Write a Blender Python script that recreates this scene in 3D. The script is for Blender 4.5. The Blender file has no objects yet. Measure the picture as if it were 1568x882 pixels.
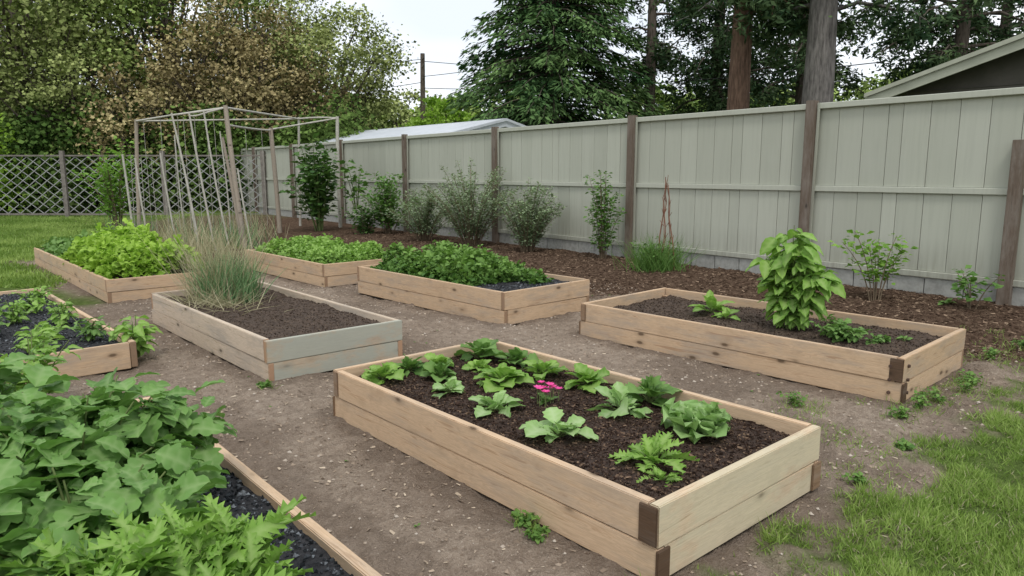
import bpy, bmesh, math, random
import numpy as np
from mathutils import Vector, Matrix
random.seed(7)
RNG=np.random.default_rng(7)
scene=bpy.context.scene
# ---------------------------------------------------------------- helpers
HD=math.radians(41.5); SH,CH=math.sin(HD),math.cos(HD)
def S(f,r): # site frame (metres along / across the garden diagonal) -> world
    return (f*SH+r*CH, f*CH-r*SH)
_T=np.random.default_rng(3).random((256,256))
def vn(x,y):
    x=np.asarray(x,float); y=np.asarray(y,float)
    xi=np.floor(x).astype(int); yi=np.floor(y).astype(int)
    fx=x-xi; fy=y-yi; fx=fx*fx*(3-2*fx); fy=fy*fy*(3-2*fy)
    a=_T[xi&255,yi&255]; b=_T[(xi+1)&255,yi&255]; c=_T[xi&255,(yi+1)&255]; d=_T[(xi+1)&255,(yi+1)&255]
    return (a*(1-fx)+b*fx)*(1-fy)+(c*(1-fx)+d*fx)*fy
def fbm(x,y,o=4):
    s=0;a=1;t=0
    for i in range(o):
        s=s+a*vn(x*2**i+17*i,y*2**i+31*i); t+=a; a*=.5
    return s/t
def sm(a,b,x):
    t=np.clip((x-a)/(b-a),0,1); return t*t*(3-2*t)
def link(o,parent=None):
    scene.collection.objects.link(o)
    if parent: o.parent=parent
    return o
def empty(name,loc=(0,0,0),rz=0):
    e=bpy.data.objects.new(name,None); e.location=loc; e.rotation_euler=(0,0,rz); e.empty_display_size=.1
    return link(e)
class Acc:
    def __init__(s): s.V=[];s.L=[];s.K=[];s.M=[];s.C=[];s.n=0
    def add(s,V,F,col=None,mi=0):
        V=np.asarray(V,float).reshape(-1,3); F=np.asarray(F,int)
        s.V.append(V); s.L.append((F+s.n).ravel()); s.K.append(np.full(len(F),F.shape[1])); s.M.append(np.full(len(F),mi))
        if col is None: col=np.tile([.5,0,0,1.],(len(V),1))
        s.C.append(col); s.n+=len(V)
    def build(s,name,mats,smooth=True,parent=None,loc=None,rz=0):
        me=bpy.data.meshes.new(name)
        V=np.concatenate(s.V);L=np.concatenate(s.L);K=np.concatenate(s.K);M=np.concatenate(s.M);C=np.concatenate(s.C)
        me.vertices.add(len(V)); me.vertices.foreach_set('co',V.ravel())
        me.loops.add(len(L)); me.loops.foreach_set('vertex_index',L.astype(np.int32))
        me.polygons.add(len(K)); st=np.concatenate([[0],np.cumsum(K)[:-1]])
        me.polygons.foreach_set('loop_start',st.astype(np.int32))
        me.polygons.foreach_set('material_index',M.astype(np.int32))
        for m in mats: me.materials.append(m)
        me.update(calc_edges=True)
        me.polygons.foreach_set('use_smooth',np.full(len(K),smooth))
        ca=me.color_attributes.new('tint','FLOAT_COLOR','POINT'); ca.data.foreach_set('color',C.astype(np.float32).ravel())
        o=bpy.data.objects.new(name,me)
        if loc is not None: o.location=loc
        o.rotation_euler=(0,0,rz)
        return link(o,parent)
def nrm(a): return a/np.maximum(np.linalg.norm(a,axis=-1,keepdims=True),1e-9)
def inst(acc,tm,pos,d,n,size,tint,mi=0):
    V,F,G=tm; N=len(pos); d=nrm(d); x=np.cross(d,n); bad=np.linalg.norm(x,axis=1)<1e-3; x[bad]=[1,0,0]; x=nrm(x); n2=np.cross(x,d)
    R=np.stack([x,d,n2],axis=2)
    size=np.asarray(size,float)
    if size.ndim==0: size=np.full(N,float(size))
    if size.ndim==1: size=np.repeat(size[:,None],3,1)
    P=np.einsum('nij,nvj->nvi',R,V[None]*size[:,None,:])+pos[:,None,:]
    FF=(F[None]+(np.arange(N)*len(V))[:,None,None]).reshape(-1,F.shape[1])
    C=np.zeros((N,len(V),4)); C[:,:,0]=np.asarray(tint).reshape(-1,1) if np.ndim(tint) else tint; C[:,:,1]=G[None]; C[:,:,3]=1
    acc.add(P.reshape(-1,3),FF,C.reshape(-1,4),mi)
def tube(acc,pts,rad,sides=6,mi=0,tint=.5,cap=False):
    pts=np.asarray(pts,float); n=len(pts); rad=np.broadcast_to(np.asarray(rad,float),(n,))
    t=np.gradient(pts,axis=0); t=nrm(t)
    ref=np.array([0.31,.17,.93]) if abs(t[0][2])<.9 else np.array([1.,.1,0])
    x=nrm(np.cross(t,ref)); y=np.cross(t,x)
    a=np.linspace(0,2*math.pi,sides,endpoint=False)
    V=pts[:,None]+rad[:,None,None]*(np.cos(a)[None,:,None]*x[:,None]+np.sin(a)[None,:,None]*y[:,None])
    F=[]
    for i in range(n-1):
        for j in range(sides):
            k=(j+1)%sides; F.append((i*sides+j,i*sides+k,(i+1)*sides+k,(i+1)*sides+j))
    acc.add(V.reshape(-1,3),F,np.tile([tint,0,0,1.],(n*sides,1)),mi)
    if cap: acc.add(V[-1],[list(range(sides))],np.tile([tint,0,0,1.],(sides,1)),mi)
def curve3(p0,p1,p2,n=6):
    t=np.linspace(0,1,n)[:,None]; p0,p1,p2=map(np.array,(p0,p1,p2)); return (1-t)**2*p0+2*t*(1-t)*p1+t*t*p2
def leaf_t(n=7,w=.3,peak=.45,fold=.25,droop=.3,ruf=.0,serr=.0,lob=3,ph=0,ns=5,per=2,puck=0.):
    ss=np.linspace(-1,1,ns); V=[];G=[]
    for i in range(n+1):
        t=i/n; lobe=math.cos(2*math.pi*i/per)
        e=math.log(.5)/math.log(peak); wt=w*max(math.sin(math.pi*t**e),.02)**.75
        if i==0: wt=.015
        if i==n: wt=.008
        for s in ss:
            ww=wt*(1+serr*-lobe*abs(s)**2)
            V.append((s*ww, t+ (serr*.25*abs(s)*(1-lobe)*.5 if 0<i<n else 0), fold*abs(s)*wt-droop*t*t+ruf*math.sin(lob*6.28*t+ph+(2 if s>0 else 0))*s*s*min(1,4*t)-puck*lobe*math.sin(math.pi*abs(s))))
            G.append(1. if abs(s)<.1 else (.6 if (i%per==0) and abs(s)<.8 else 0.))
    F=[(i*ns+j,i*ns+j+1,(i+1)*ns+j+1,(i+1)*ns+j) for i in range(n) for j in range(ns-1)]
    return np.array(V),np.array(F),np.array(G)
RH=(np.array([(0,0,0),(.28,.45,.07),(0,1,-.1),(-.28,.45,.07)]),np.array([(0,1,2,3)]),np.array([.0,0,0,0]))
RHW=(np.array([(0,0,0),(.42,.5,.07),(0,1,-.12),(-.42,.5,.07)]),np.array([(0,1,2,3)]),np.array([.0,0,0,0]))
NEED=(np.array([(0,0,0),(.1,.4,.02),(.0,1,-.05),(-.1,.4,.02)]),np.array([(0,1,2,3)]),np.array([.0,0,0,0]))
BLADE=(np.array([(-.04,0,0),(.04,0,0),(.03,.55,.03),(-.03,.55,.03),(0.004,1,.22),(-.004,1,.22)]),np.array([(0,1,2,3),(3,2,4,5)]),np.array([0,0,.1,.1,.3,.3]))
CHIP=(np.array([(-.25,-.5,0),(.2,-.45,.05),(.25,.5,.0),(-.2,.4,.06)]),np.array([(0,1,2,3)]),np.array([.0,0,0,0]))
def rock_t(seed):
    r=np.random.default_rng(seed); V=np.array([(0,0,.5),(0,0,-.4)]+[(.5*math.cos(a),.5*math.sin(a),0) for a in (0,1.3,2.5,3.8,5.1)]); V*=r.uniform(.7,1.25,(7,1)); V+=r.normal(0,.05,V.shape); V[:,2]*=.8
    F=np.array([(0,2+i,2+(i+1)%5) for i in range(5)]+[(1,2+(i+1)%5,2+i) for i in range(5)]); return V,F,np.zeros(7)
ROCKS=[rock_t(i) for i in range(4)]
def rdir(n,zlo=-1,zhi=1,rng=RNG):
    a=rng.uniform(0,2*math.pi,n); z=rng.uniform(zlo,zhi,n); q=np.sqrt(np.maximum(1-z*z,0)); return np.stack([q*np.cos(a),q*np.sin(a),z],1)
# ---------------------------------------------------------------- materials
class NT:
    def __init__(s,name):
        s.m=bpy.data.materials.new(name); s.m.use_nodes=True; s.t=s.m.node_tree; s.n=s.t.nodes; s.b=s.n['Principled BSDF']; s.out=s.n['Material Output']
    def add(s,ty,**k):
        nd=s.n.new(ty)
        for a,b in k.items(): setattr(nd,a,b)
        return nd
    def l(s,a,b): s.t.links.new(a,b)
    def noise(s,vec,scale,detail=4,rough=.6,dist=0):
        nd=s.add('ShaderNodeTexNoise'); nd.inputs['Scale'].default_value=scale; nd.inputs['Detail'].default_value=detail; nd.inputs['Roughness'].default_value=rough; nd.inputs['Distortion'].default_value=dist
        if vec is not None: s.l(vec,nd.inputs['Vector'])
        return nd.outputs['Fac']
    def ramp(s,fac,stops):
        nd=s.add('ShaderNodeValToRGB'); e=nd.color_ramp.elements
        while len(e)<len(stops): e.new(.5)
        for i,(p,c) in enumerate(stops):
            e[i].position=p; e[i].color=(c,c,c,1) if np.isscalar(c) else (*c,1)
        s.l(fac,nd.inputs['Fac']); return nd.outputs['Color']
    def mix(s,fac,a,b,bt='MIX'):
        nd=s.add('ShaderNodeMix',data_type='RGBA',blend_type=bt)
        for i,v in ((0,fac),(6,a),(7,b)):
            if hasattr(v,'is_linked'): s.l(v,nd.inputs[i])
            elif i==0: nd.inputs[0].default_value=v
            else: nd.inputs[i].default_value=(*v,1) if len(v)==3 else v
        return nd.outputs[2]
    def bump(s,h,strength=.5,dist=.01):
        nd=s.add('ShaderNodeBump'); nd.inputs['Strength'].default_value=strength; nd.inputs['Distance'].default_value=dist
        s.l(h,nd.inputs['Height']); s.l(nd.outputs[0],s.b.inputs['Normal'])
    def math(s,op,a,b=None):
        nd=s.add('ShaderNodeMath',operation=op)
        for i,v in enumerate((a,b)):
            if v is None: continue
            if hasattr(v,'is_linked'): s.l(v,nd.inputs[i])
            else: nd.inputs[i].default_value=v
        return nd.outputs[0]
def leaf_mat(name,dark,light,vein=None,tr=.3,rough=.55,spec=.2):
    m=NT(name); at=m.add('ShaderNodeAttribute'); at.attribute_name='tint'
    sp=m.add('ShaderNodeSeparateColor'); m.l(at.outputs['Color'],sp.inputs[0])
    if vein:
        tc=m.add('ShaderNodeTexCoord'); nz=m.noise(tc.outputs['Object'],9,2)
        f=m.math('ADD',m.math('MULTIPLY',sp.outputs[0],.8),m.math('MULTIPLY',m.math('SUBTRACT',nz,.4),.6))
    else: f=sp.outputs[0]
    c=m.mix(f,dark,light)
    if vein: c=m.mix(m.math('MULTIPLY',sp.outputs[1],.45),c,vein)
    m.l(c,m.b.inputs['Base Color']); m.b.inputs['Roughness'].default_value=rough; m.b.inputs['Specular IOR Level'].default_value=spec
    if tr>0:
        t=m.add('ShaderNodeBsdfTranslucent'); c2=m.mix(.5,c,(light[0]*1.2,light[1]*1.5,light[2]*.6)); m.l(c2,t.inputs[0])
        mx=m.add('ShaderNodeMixShader'); mx.inputs[0].default_value=tr; m.l(m.b.outputs[0],mx.inputs[1]); m.l(t.outputs[0],mx.inputs[2]); m.l(mx.outputs[0],m.out.inputs[0])
    elif rough>=.7: # distant foliage: plain diffuse
        df=m.add('ShaderNodeBsdfDiffuse'); m.l(c,df.inputs[0]); m.l(df.outputs[0],m.out.inputs[0])
    return m.m
def plain_mat(name,a,b,scale=8,rough=.8,bump=.3,bd=.01,detail=4,stretch=None):
    m=NT(name); tc=m.add('ShaderNodeTexCoord'); v=tc.outputs['Object']
    if stretch:
        mp=m.add('ShaderNodeMapping'); mp.inputs['Scale'].default_value=stretch; m.l(v,mp.inputs[0]); v=mp.outputs[0]
    nz=m.noise(v,scale,detail,.65); c=m.ramp(nz,[(.3,a),(.7,b)]); m.l(c,m.b.inputs['Base Color']); m.b.inputs['Roughness'].default_value=rough; m.b.inputs['Specular IOR Level'].default_value=.25
    if bump>.15: m.bump(nz,bump,bd)
    return m.m
def wood_mat(name,light,dark,end,stain=None,stain_amt=.5,grey=.25):
    m=NT(name); tc=m.add('ShaderNodeTexCoord'); oi=m.add('ShaderNodeObjectInfo')
    va=m.add('ShaderNodeVectorMath',operation='ADD'); m.l(tc.outputs['Object'],va.inputs[0])
    sc=m.math('MULTIPLY',oi.outputs['Random'],53.); cb=m.add('ShaderNodeCombineXYZ'); m.l(sc,cb.inputs[0]); m.l(sc,cb.inputs[1]); m.l(sc,cb.inputs[2]); m.l(cb.outputs[0],va.inputs[1])
    def mp(s):
        q=m.add('ShaderNodeMapping'); q.inputs['Scale'].default_value=s; m.l(va.outputs[0],q.inputs[0]); return q.outputs[0]
    g1=m.noise(mp((.8,15,15)),3.2,4,.6,1.3); g2=m.noise(mp((2,70,70)),2.5,2,.6)
    c=m.ramp(g1,[(.34,dark),(.43,light),(.50,tuple(.66*light[i]+.15*dark[i] for i in range(3))),(.56,light),(.62,tuple(.7*light[i]+.15*dark[i] for i in range(3))),(.70,light)])
    c=m.mix(m.math('MULTIPLY',g2,.28),c,dark)
    c=m.mix(m.math('MULTIPLY',oi.outputs['Random'],.3),c,tuple(light[i]*(.66,.6,.54)[i] for i in range(3)))
    g3=m.ramp(m.noise(mp((.8,4,4)),1.9,4,.75),[(.47,0.),(.66,1.)])
    c=m.mix(m.math('MULTIPLY',g3,grey),c,(.30,.27,.235))
    # damp, soil-splashed lower fibres / water marks
    g5=m.ramp(m.noise(mp((2.2,2.2,2.2)),1.7,4,.75),[(.55,0.),(.72,.5)]); c=m.mix(g5,c,tuple(.25*light[i]+.55*dark[i] for i in range(3)))
    if stain:
        g4=m.ramp(m.noise(mp((1.5,3.5,3.5)),1.3,4,.7),[(.36,0.),(.5,1.)]); c=m.mix(m.math('MULTIPLY',g4,stain_amt),c,stain)
    vo=m.add('ShaderNodeTexVoronoi'); vo.inputs['Scale'].default_value=1; vo.inputs['Randomness'].default_value=1; m.l(mp((3.4,8.,8.)),vo.inputs['Vector'])
    k=m.ramp(vo.outputs['Distance'],[(.07,1.),(.11,.5),(.15,.2),(.28,0.)])
    c=m.mix(m.math('MULTIPLY',k,.9),c,tuple(x*.28 for x in dark))
    sx=m.add('ShaderNodeSeparateXYZ'); m.l(tc.outputs['Normal'],sx.inputs[0]); e=m.math('GREATER_THAN',m.math('ABSOLUTE',sx.outputs[0]),.8)
    c=m.mix(m.math('MULTIPLY',e,.8),c,end)
    m.l(c,m.b.inputs['Base Color']); m.b.inputs['Roughness'].default_value=.75; m.b.inputs['Specular IOR Level'].default_value=.2
    m.bump(g1,.35,.004); return m.m
W_NEW=wood_mat('fresh_cedar',(.72,.535,.36),(.42,.275,.165),(.17,.105,.065),grey=.35)
W_END=wood_mat('stained_cedar',(.70,.55,.38),(.42,.30,.19),(.17,.11,.065),stain=(.55,.53,.38),stain_amt=.45)
W_BLUE=wood_mat('blue_stained_board',(.55,.45,.33),(.35,.27,.19),(.36,.2,.1),stain=(.35,.39,.34),stain_amt=.7)
W_TAN=wood_mat('pine_board',(.66,.485,.32),(.39,.255,.155),(.23,.14,.085),grey=.5)
W_GREY=wood_mat('weathered_pine',(.64,.53,.41),(.38,.30,.215),(.36,.2,.11),grey=.6)
W_DARK=wood_mat('dark_block',(.13,.08,.05),(.06,.04,.025),(.09,.055,.035),grey=.2)
W_MIDB=wood_mat('brown_block',(.30,.20,.125),(.16,.10,.06),(.14,.09,.055),grey=.3)
W_POST=wood_mat('fence_post_wood',(.17,.13,.10),(.09,.068,.052),(.16,.13,.10),grey=.4)
W_POLE=wood_mat('pole_wood',(.42,.36,.29),(.25,.2,.15),(.3,.25,.2),grey=.5)
M_BOLT=plain_mat('rusty_bolt',(.05,.035,.03),(.12,.07,.05),40,.6,0)
M_BARK=plain_mat('bark',(.05,.04,.03),(.16,.13,.105),6,.95,.8,.03,stretch=(3,3,.6))
M_BARKG=plain_mat('grey_bark',(.06,.055,.05),(.24,.22,.2),5,.95,1,.05,stretch=(3,3,.5))
M_BARKR=plain_mat('red_bark',(.07,.042,.03),(.24,.15,.105),5,.95,1,.05,stretch=(3,3,.5))
M_TWIG=plain_mat('stem_green',(.09,.13,.04),(.18,.22,.08),20,.7,.1)
M_TWIGB=plain_mat('stem_brown',(.12,.085,.055),(.22,.17,.11),20,.8,.1)
def fence_mat():
    m=NT('sage_fence_paint'); tc=m.add('ShaderNodeTexCoord'); at=m.add('ShaderNodeAttribute'); at.attribute_name='tint'; sp=m.add('ShaderNodeSeparateColor'); m.l(at.outputs['Color'],sp.inputs[0])
    mp=m.add('ShaderNodeMapping'); mp.inputs['Scale'].default_value=(8,8,.5); m.l(tc.outputs['Object'],mp.inputs[0])
    n1=m.noise(mp.outputs[0],3,4,.6); n2=m.noise(tc.outputs['Object'],.9,3,.6)
    c=m.mix(sp.outputs[0],(.385,.395,.325),(.44,.45,.375)); c=m.mix(m.ramp(n1,[(.45,0.),(.8,.3)]),c,(.28,.29,.235)); c=m.mix(m.ramp(n2,[(.5,0.),(.8,.3)]),c,(.46,.47,.41))
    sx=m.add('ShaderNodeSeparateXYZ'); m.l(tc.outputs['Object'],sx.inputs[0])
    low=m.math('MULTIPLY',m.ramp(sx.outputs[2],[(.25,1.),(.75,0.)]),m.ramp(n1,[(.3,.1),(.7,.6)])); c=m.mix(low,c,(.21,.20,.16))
    m.l(c,m.b.inputs['Base Color']); m.b.inputs['Roughness'].default_value=.6; m.b.inputs['Specular IOR Level'].default_value=.25; return m.m
M_FENCE=fence_mat()
M_FBACK=plain_mat('fence_groove',(.14,.14,.115),(.18,.18,.15),bump=0)
M_CONC=plain_mat('concrete_block',(.25,.25,.23),(.38,.38,.35),14,.9,.4,.006)
M_PAINTW=plain_mat('white_metal',(.44,.47,.50),(.56,.585,.61),2,.5,.05)
M_SIDE=plain_mat('house_siding',(.075,.07,.058),(.11,.10,.085),2,.8,.1)
M_FASC=plain_mat('fascia_paint',(.33,.34,.265),(.41,.42,.33),3,.6,.05)
M_SHING=plain_mat('shingles',(.10,.10,.10),(.22,.21,.2),14,.9,.6,.02)
M_GLASS=NT('window_glass'); M_GLASS.b.inputs['Base Color'].default_value=(.03,.04,.05,1); M_GLASS.b.inputs['Roughness'].default_value=.08; M_GLASS=M_GLASS.m
M_PVC=plain_mat('weathered_pole',(.34,.32,.27),(.50,.48,.42),9,.6,.05)
M_WIRE=plain_mat('wire',(.02,.02,.02),(.04,.04,.04),bump=0)
M_LPOST=plain_mat('mesh_post',(.13,.115,.10),(.24,.215,.19),9,.8,.2)
M_LATT=plain_mat('galvanised_mesh',(.24,.24,.23),(.36,.36,.35),9,.7,0)
def chip_mat(name,a,b,c3):
    m=NT(name); at=m.add('ShaderNodeAttribute'); at.attribute_name='tint'; sp=m.add('ShaderNodeSeparateColor'); m.l(at.outputs['Color'],sp.inputs[0])
    df=m.add('ShaderNodeBsdfDiffuse'); m.l(m.ramp(sp.outputs[0],[(0,a),(.6,b),(1,c3)]),df.inputs[0]); m.l(df.outputs[0],m.out.inputs[0]); return m.m
M_CHIPD=chip_mat('dark_bark_chips',(.020,.013,.010),(.062,.040,.030),(.22,.15,.10))
M_CLOD=chip_mat('soil_crumbs',(.030,.022,.017),(.088,.064,.048),(.17,.13,.095))
M_CHIPR=chip_mat('brown_bark_chips',(.055,.035,.025),(.14,.092,.064),(.33,.24,.165))
M_CHIPL=chip_mat('pale_wood_chips',(.17,.13,.10),(.34,.27,.20),(.60,.50,.38))
M_PEB=chip_mat('black_pebbles',(.018,.020,.022),(.062,.067,.073),(.21,.225,.24))
M_SOILD=plain_mat('dark_soil',(.018,.012,.009),(.075,.048,.035),30,.95,1,.02,5)
M_SOILB=plain_mat('brown_soil',(.035,.025,.019),(.11,.078,.057),26,.95,1,.02,5)
M_SOILK=plain_mat('black_soil',(.014,.014,.016),(.05,.05,.053),40,.85,1,.02,5)
def ground_mat():
    m=NT('ground'); tc=m.add('ShaderNodeTexCoord'); v=tc.outputs['Object']; at=m.add('ShaderNodeAttribute'); at.attribute_name='tint'; sp=m.add('ShaderNodeSeparateColor'); m.l(at.outputs['Color'],sp.inputs[0])
    n1=m.noise(v,1.3,4,.6); n2=m.noise(v,14,6,.72); n3=m.noise(v,75,2,.7)
    dirt=m.ramp(n1,[(.3,(.275,.215,.165)),(.5,(.345,.275,.212)),(.72,(.41,.335,.265))])
    dirt=m.mix(m.ramp(n2,[(.38,.6),(.58,0.)]),dirt,(.175,.132,.098)); dirt=m.mix(m.ramp(n3,[(.54,0.),(.72,.6)]),dirt,(.50,.42,.34))
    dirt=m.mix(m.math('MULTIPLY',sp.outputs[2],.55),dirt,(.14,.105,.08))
    mul=m.ramp(n2,[(.3,(.045,.029,.02)),(.5,(.11,.072,.05)),(.7,(.21,.15,.105))])
    lawn=m.ramp(n2,[(.3,(.06,.085,.025)),(.55,(.115,.165,.045)),(.75,(.20,.22,.09))])
    c=m.mix(sp.outputs[1],dirt,mul); c=m.mix(sp.outputs[0],c,lawn)
    df=m.add('ShaderNodeBsdfDiffuse'); m.l(c,df.inputs[0]); m.l(df.outputs[0],m.out.inputs[0])
    nd=m.add('ShaderNodeBump'); nd.inputs['Strength'].default_value=1; nd.inputs['Distance'].default_value=.055; m.l(m.math('ADD',n2,m.math('MULTIPLY',n3,.35)),nd.inputs['Height']); m.l(nd.outputs[0],df.inputs['Normal']); return m.m
M_GROUND=ground_mat()
G_BIG=leaf_mat('broad_leaf_green',(.07,.165,.035),(.21,.37,.10),(.34,.46,.20),.25)
G_BRIGHT=leaf_mat('bright_leaf',(.11,.235,.035),(.28,.46,.09),(.42,.54,.21),.28)
G_LET=leaf_mat('lettuce_leaf',(.17,.31,.09),(.36,.53,.20),(.55,.64,.40),.25)
G_YEL=leaf_mat('yellow_green_leaf',(.17,.30,.03),(.37,.54,.09),None,.28)
G_MID=leaf_mat('mid_leaf',(.06,.15,.03),(.18,.31,.08),(.24,.36,.12),.22)
G_PARS=leaf_mat('parsley_leaf',(.06,.14,.028),(.18,.31,.07),None,.22)
G_DARK=leaf_mat('dark_leaf',(.035,.09,.022),(.12,.22,.055),None,.15)
G_SAGE=leaf_mat('grey_green_leaf',(.12,.175,.09),(.31,.39,.22),None,.15)
G_TREE=leaf_mat('tree_leaf',(.10,.155,.04),(.30,.39,.12),None,0,.7,.1)
G_TREED=leaf_mat('dark_tree_leaf',(.04,.08,.02),(.15,.23,.06),None,0,.7,.1)
G_RUST=leaf_mat('russet_leaf',(.22,.175,.085),(.47,.40,.20),None,0,.7,.1)
G_OLIVE=leaf_mat('olive_leaf',(.15,.19,.06),(.42,.47,.18),None,0,.7,.1)
G_SPR=leaf_mat('spruce_needle',(.030,.075,.028),(.16,.26,.09),None,0,.7,.1)
G_PINE=leaf_mat('pine_needle',(.028,.058,.028),(.11,.16,.07),None,0,.7,.1)
G_GRASS=leaf_mat('grass_blade',(.12,.20,.035),(.33,.44,.12),None,.25)
G_STRAW=leaf_mat('dry_grass',(.24,.22,.12),(.50,.45,.30),None,.15)
G_ONION=leaf_mat('onion_leaf',(.08,.17,.065),(.22,.35,.16),None,.1)
M_PINK=leaf_mat('pink_petal',(.65,.03,.22),(.9,.15,.45),None,.2)
# ---------------------------------------------------------------- ground
BEDS=[ # x0,x1,y0,y1
 (1.94,3.16,1.42,3.80),(4.70,5.99,1.66,4.36),(1.93,3.04,4.75,7.5),(4.36,5.60,5.10,7.75),(4.19,5.45,8.4,10.9),(1.85,3.1,8.95,13.7),(.1,1.33,5.8,9.3),(-.35,1.12,.4,4.45)]
def masks(x,y):
    n=(fbm(x*1.7,y*1.7)-.5); n2=(fbm(x*6,y*6)-.5)
    a=sm(-.16,.18,1.20+n*.8+n2*.6-y-(x-3)*0.02)*sm(1.2,1.9,x)
    b=sm(-.2,.3,1.72+n*.8-x)*sm(-.3,.3,y-9.1+n)
    c=sm(-.4,.4,y-14.2+n*1.5)*sm(-.5,.5,4.6+n*2-x)
    far=np.maximum.reduce([sm(23,25,y),sm(-3,-5,x),sm(10.2,11,x),sm(-3,-4,y)])
    lawn=np.maximum.reduce([a,b,c,far])
    mul=sm(-.15,.25,x-6.35+n*.9+n2*.4)*(1-lawn); mul=np.maximum(mul,sm(-.3,.4,y-10.9+n)*sm(-.3,.3,x-3.7+n)*(1-lawn)*.9)
    damp=np.zeros_like(x)
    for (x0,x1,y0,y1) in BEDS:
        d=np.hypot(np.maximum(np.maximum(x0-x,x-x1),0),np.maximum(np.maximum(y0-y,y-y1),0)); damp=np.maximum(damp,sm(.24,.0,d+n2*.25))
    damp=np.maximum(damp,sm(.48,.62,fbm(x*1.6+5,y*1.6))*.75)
    return lawn,mul,damp
# shallow foot and wheelbarrow dents in the bare earth
_dr=np.random.default_rng(44); DENTS=[(_dr.uniform(1.2,6.5),_dr.uniform(.8,8),_dr.uniform(0,3.14),_dr.uniform(.10,.17)) for _ in range(170)]
def gz(x,y):
    near=sm(40,25,np.hypot(x,y)); z=near*(.05*(fbm(x*.8,y*.8)-.5)+.038*(fbm(x*5,y*5)-.5)+.032*(fbm(x*17+3,y*17,2)-.5))+.10*sm(6.2,8.2,x)*sm(60,20,np.hypot(x,y))
    for (dx,dy,a,s) in DENTS:
        u=(x-dx)*math.cos(a)+(y-dy)*math.sin(a); v=-(x-dx)*math.sin(a)+(y-dy)*math.cos(a); q=(u/s)**2+(v/(s*.45))**2
        z=z-.014*np.exp(-q*q)+.006*np.exp(-(q-1.7)**2*2)
    return z
def axis(lo,hi,st,far):
    d=np.arange(lo,hi,st); o=[]; s=.3; v=hi
    while v<far: v+=s; s*=1.35; o.append(v)
    o2=[]; s=.3; v=lo
    while v>-far: v-=s; s*=1.35; o2.append(v)
    return np.array(o2[::-1]+list(d)+o)
xs=axis(.6,9.3,.028,900); ys=axis(.6,12,.028,900)
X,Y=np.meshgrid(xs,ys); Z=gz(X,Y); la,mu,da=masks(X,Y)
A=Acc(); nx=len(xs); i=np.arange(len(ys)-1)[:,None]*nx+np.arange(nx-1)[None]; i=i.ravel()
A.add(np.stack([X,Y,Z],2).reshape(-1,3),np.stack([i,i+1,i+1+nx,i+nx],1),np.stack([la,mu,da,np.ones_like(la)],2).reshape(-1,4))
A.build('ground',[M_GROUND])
# ---------------------------------------------------------------- scatter on ground
def inbed(x,y,m=.0):
    r=np.zeros(len(x),bool)
    for (x0,x1,y0,y1) in BEDS: r|=(x>x0-m)&(x<x1+m)&(y>y0-m)&(y<y1+m)
    return r
def flat_scatter(name,x,y,z,smin,smax,mat,tilt=.5,tm=CHIP,pw=1.0,parent=None):
    n=len(x); A=Acc(); nn=nrm(rdir(n)*tilt+np.array([0,0,1.])); a=RNG.uniform(0,6.28,n); d=np.stack([np.cos(a),np.sin(a),RNG.normal(0,.15,n)],1)
    s=smin+(smax-smin)*RNG.random(n)**1.8; s3=np.stack([s*RNG.uniform(.3,1.1,n),s,s],1)
    inst(A,tm,np.stack([x,y,z],1),d,nn,s3,RNG.random(n)**pw); return A.build(name,[mat],smooth=False,parent=parent)
n=42000; x=RNG.uniform(6.2,9.0,n); y=RNG.uniform(.5,15,n); _,m_,_=masks(x,y); k=RNG.random(n)<m_; x,y=x[k],y[k]
flat_scatter('bark_mulch',x,y,gz(x,y)+.006,.012,.045,M_CHIPR,.7)
n=26000; x=RNG.uniform(.9,6.6,n); y=RNG.uniform(.6,12,n); w=sm(.45,.68,fbm(x*1.1+9,y*1.1)); w=np.maximum(w,sm(1.2,.2,np.hypot(x-2.2,(y-4.35)*.8))); w=np.maximum(w,.2); w=np.maximum(w,.6*sm(6,7,y)*sm(3.2,3.4,x))
l_,m_,_=masks(x,y); k=(RNG.random(n)<w)&~inbed(x,y,.02)&(l_<.4); x,y=x[k],y[k]
flat_scatter('wood_chips',x,y,gz(x,y)+.004,.006,.034,M_CHIPL,.4)
n=24000; x=RNG.uniform(.9,7,n); y=RNG.uniform(.6,9,n); l_,m_,_=masks(x,y); k=~inbed(x,y,.02)&(l_<.3); x,y=x[k],y[k]; n=len(x)
A=Acc(); inst(A,ROCKS[0],np.stack([x,y,gz(x,y)+.001],1),rdir(n,-.2,.2),np.tile([0,0,1.],(n,1)),.005+.026*RNG.random(n)**4,RNG.random(n)*.9); A.build('small_stones',[chip_mat('dirt_clods',(.17,.13,.097),(.34,.27,.205),(.50,.45,.39))],smooth=False)
def blades(A,x,y,z,h,wf,tint=None,lean=.35,mi=0):
    n=len(x); d=nrm(np.stack([RNG.normal(0,lean,n),RNG.normal(0,lean,n),np.ones(n)],1)); a=RNG.uniform(0,6.28,n); nn=np.stack([np.cos(a),np.sin(a),np.zeros(n)],1)
    s3=np.stack([wf,h,h],1); inst(A,BLADE,np.stack([x,y,z],1),d,nn,s3,RNG.random(n) if tint is None else tint,mi)
A=Acc(); n=250000; x=RNG.uniform(2.0,8.5,n); y=RNG.uniform(-.9,1.7,n); l_,_,_=masks(x,y); cl=fbm(x*3.5,y*3.5)
keep=(RNG.random(n)<sm(.15,.9,l_)*(.2+.8*sm(.34,.50,cl))*np.clip(5./(x*x)*3.4,0.3,1)); f=x*SH+y*CH; r=x*CH-y*SH; keep&=(r<f*.9+.5)&(f>1.6)&~inbed(x,y,.02)
x,y,cl,l_=x[keep],y[keep],cl[keep],l_[keep]; h=(.022+.11*np.clip(cl-.32,0,1)**.9*RNG.uniform(.4,1.7,len(x)))
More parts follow.
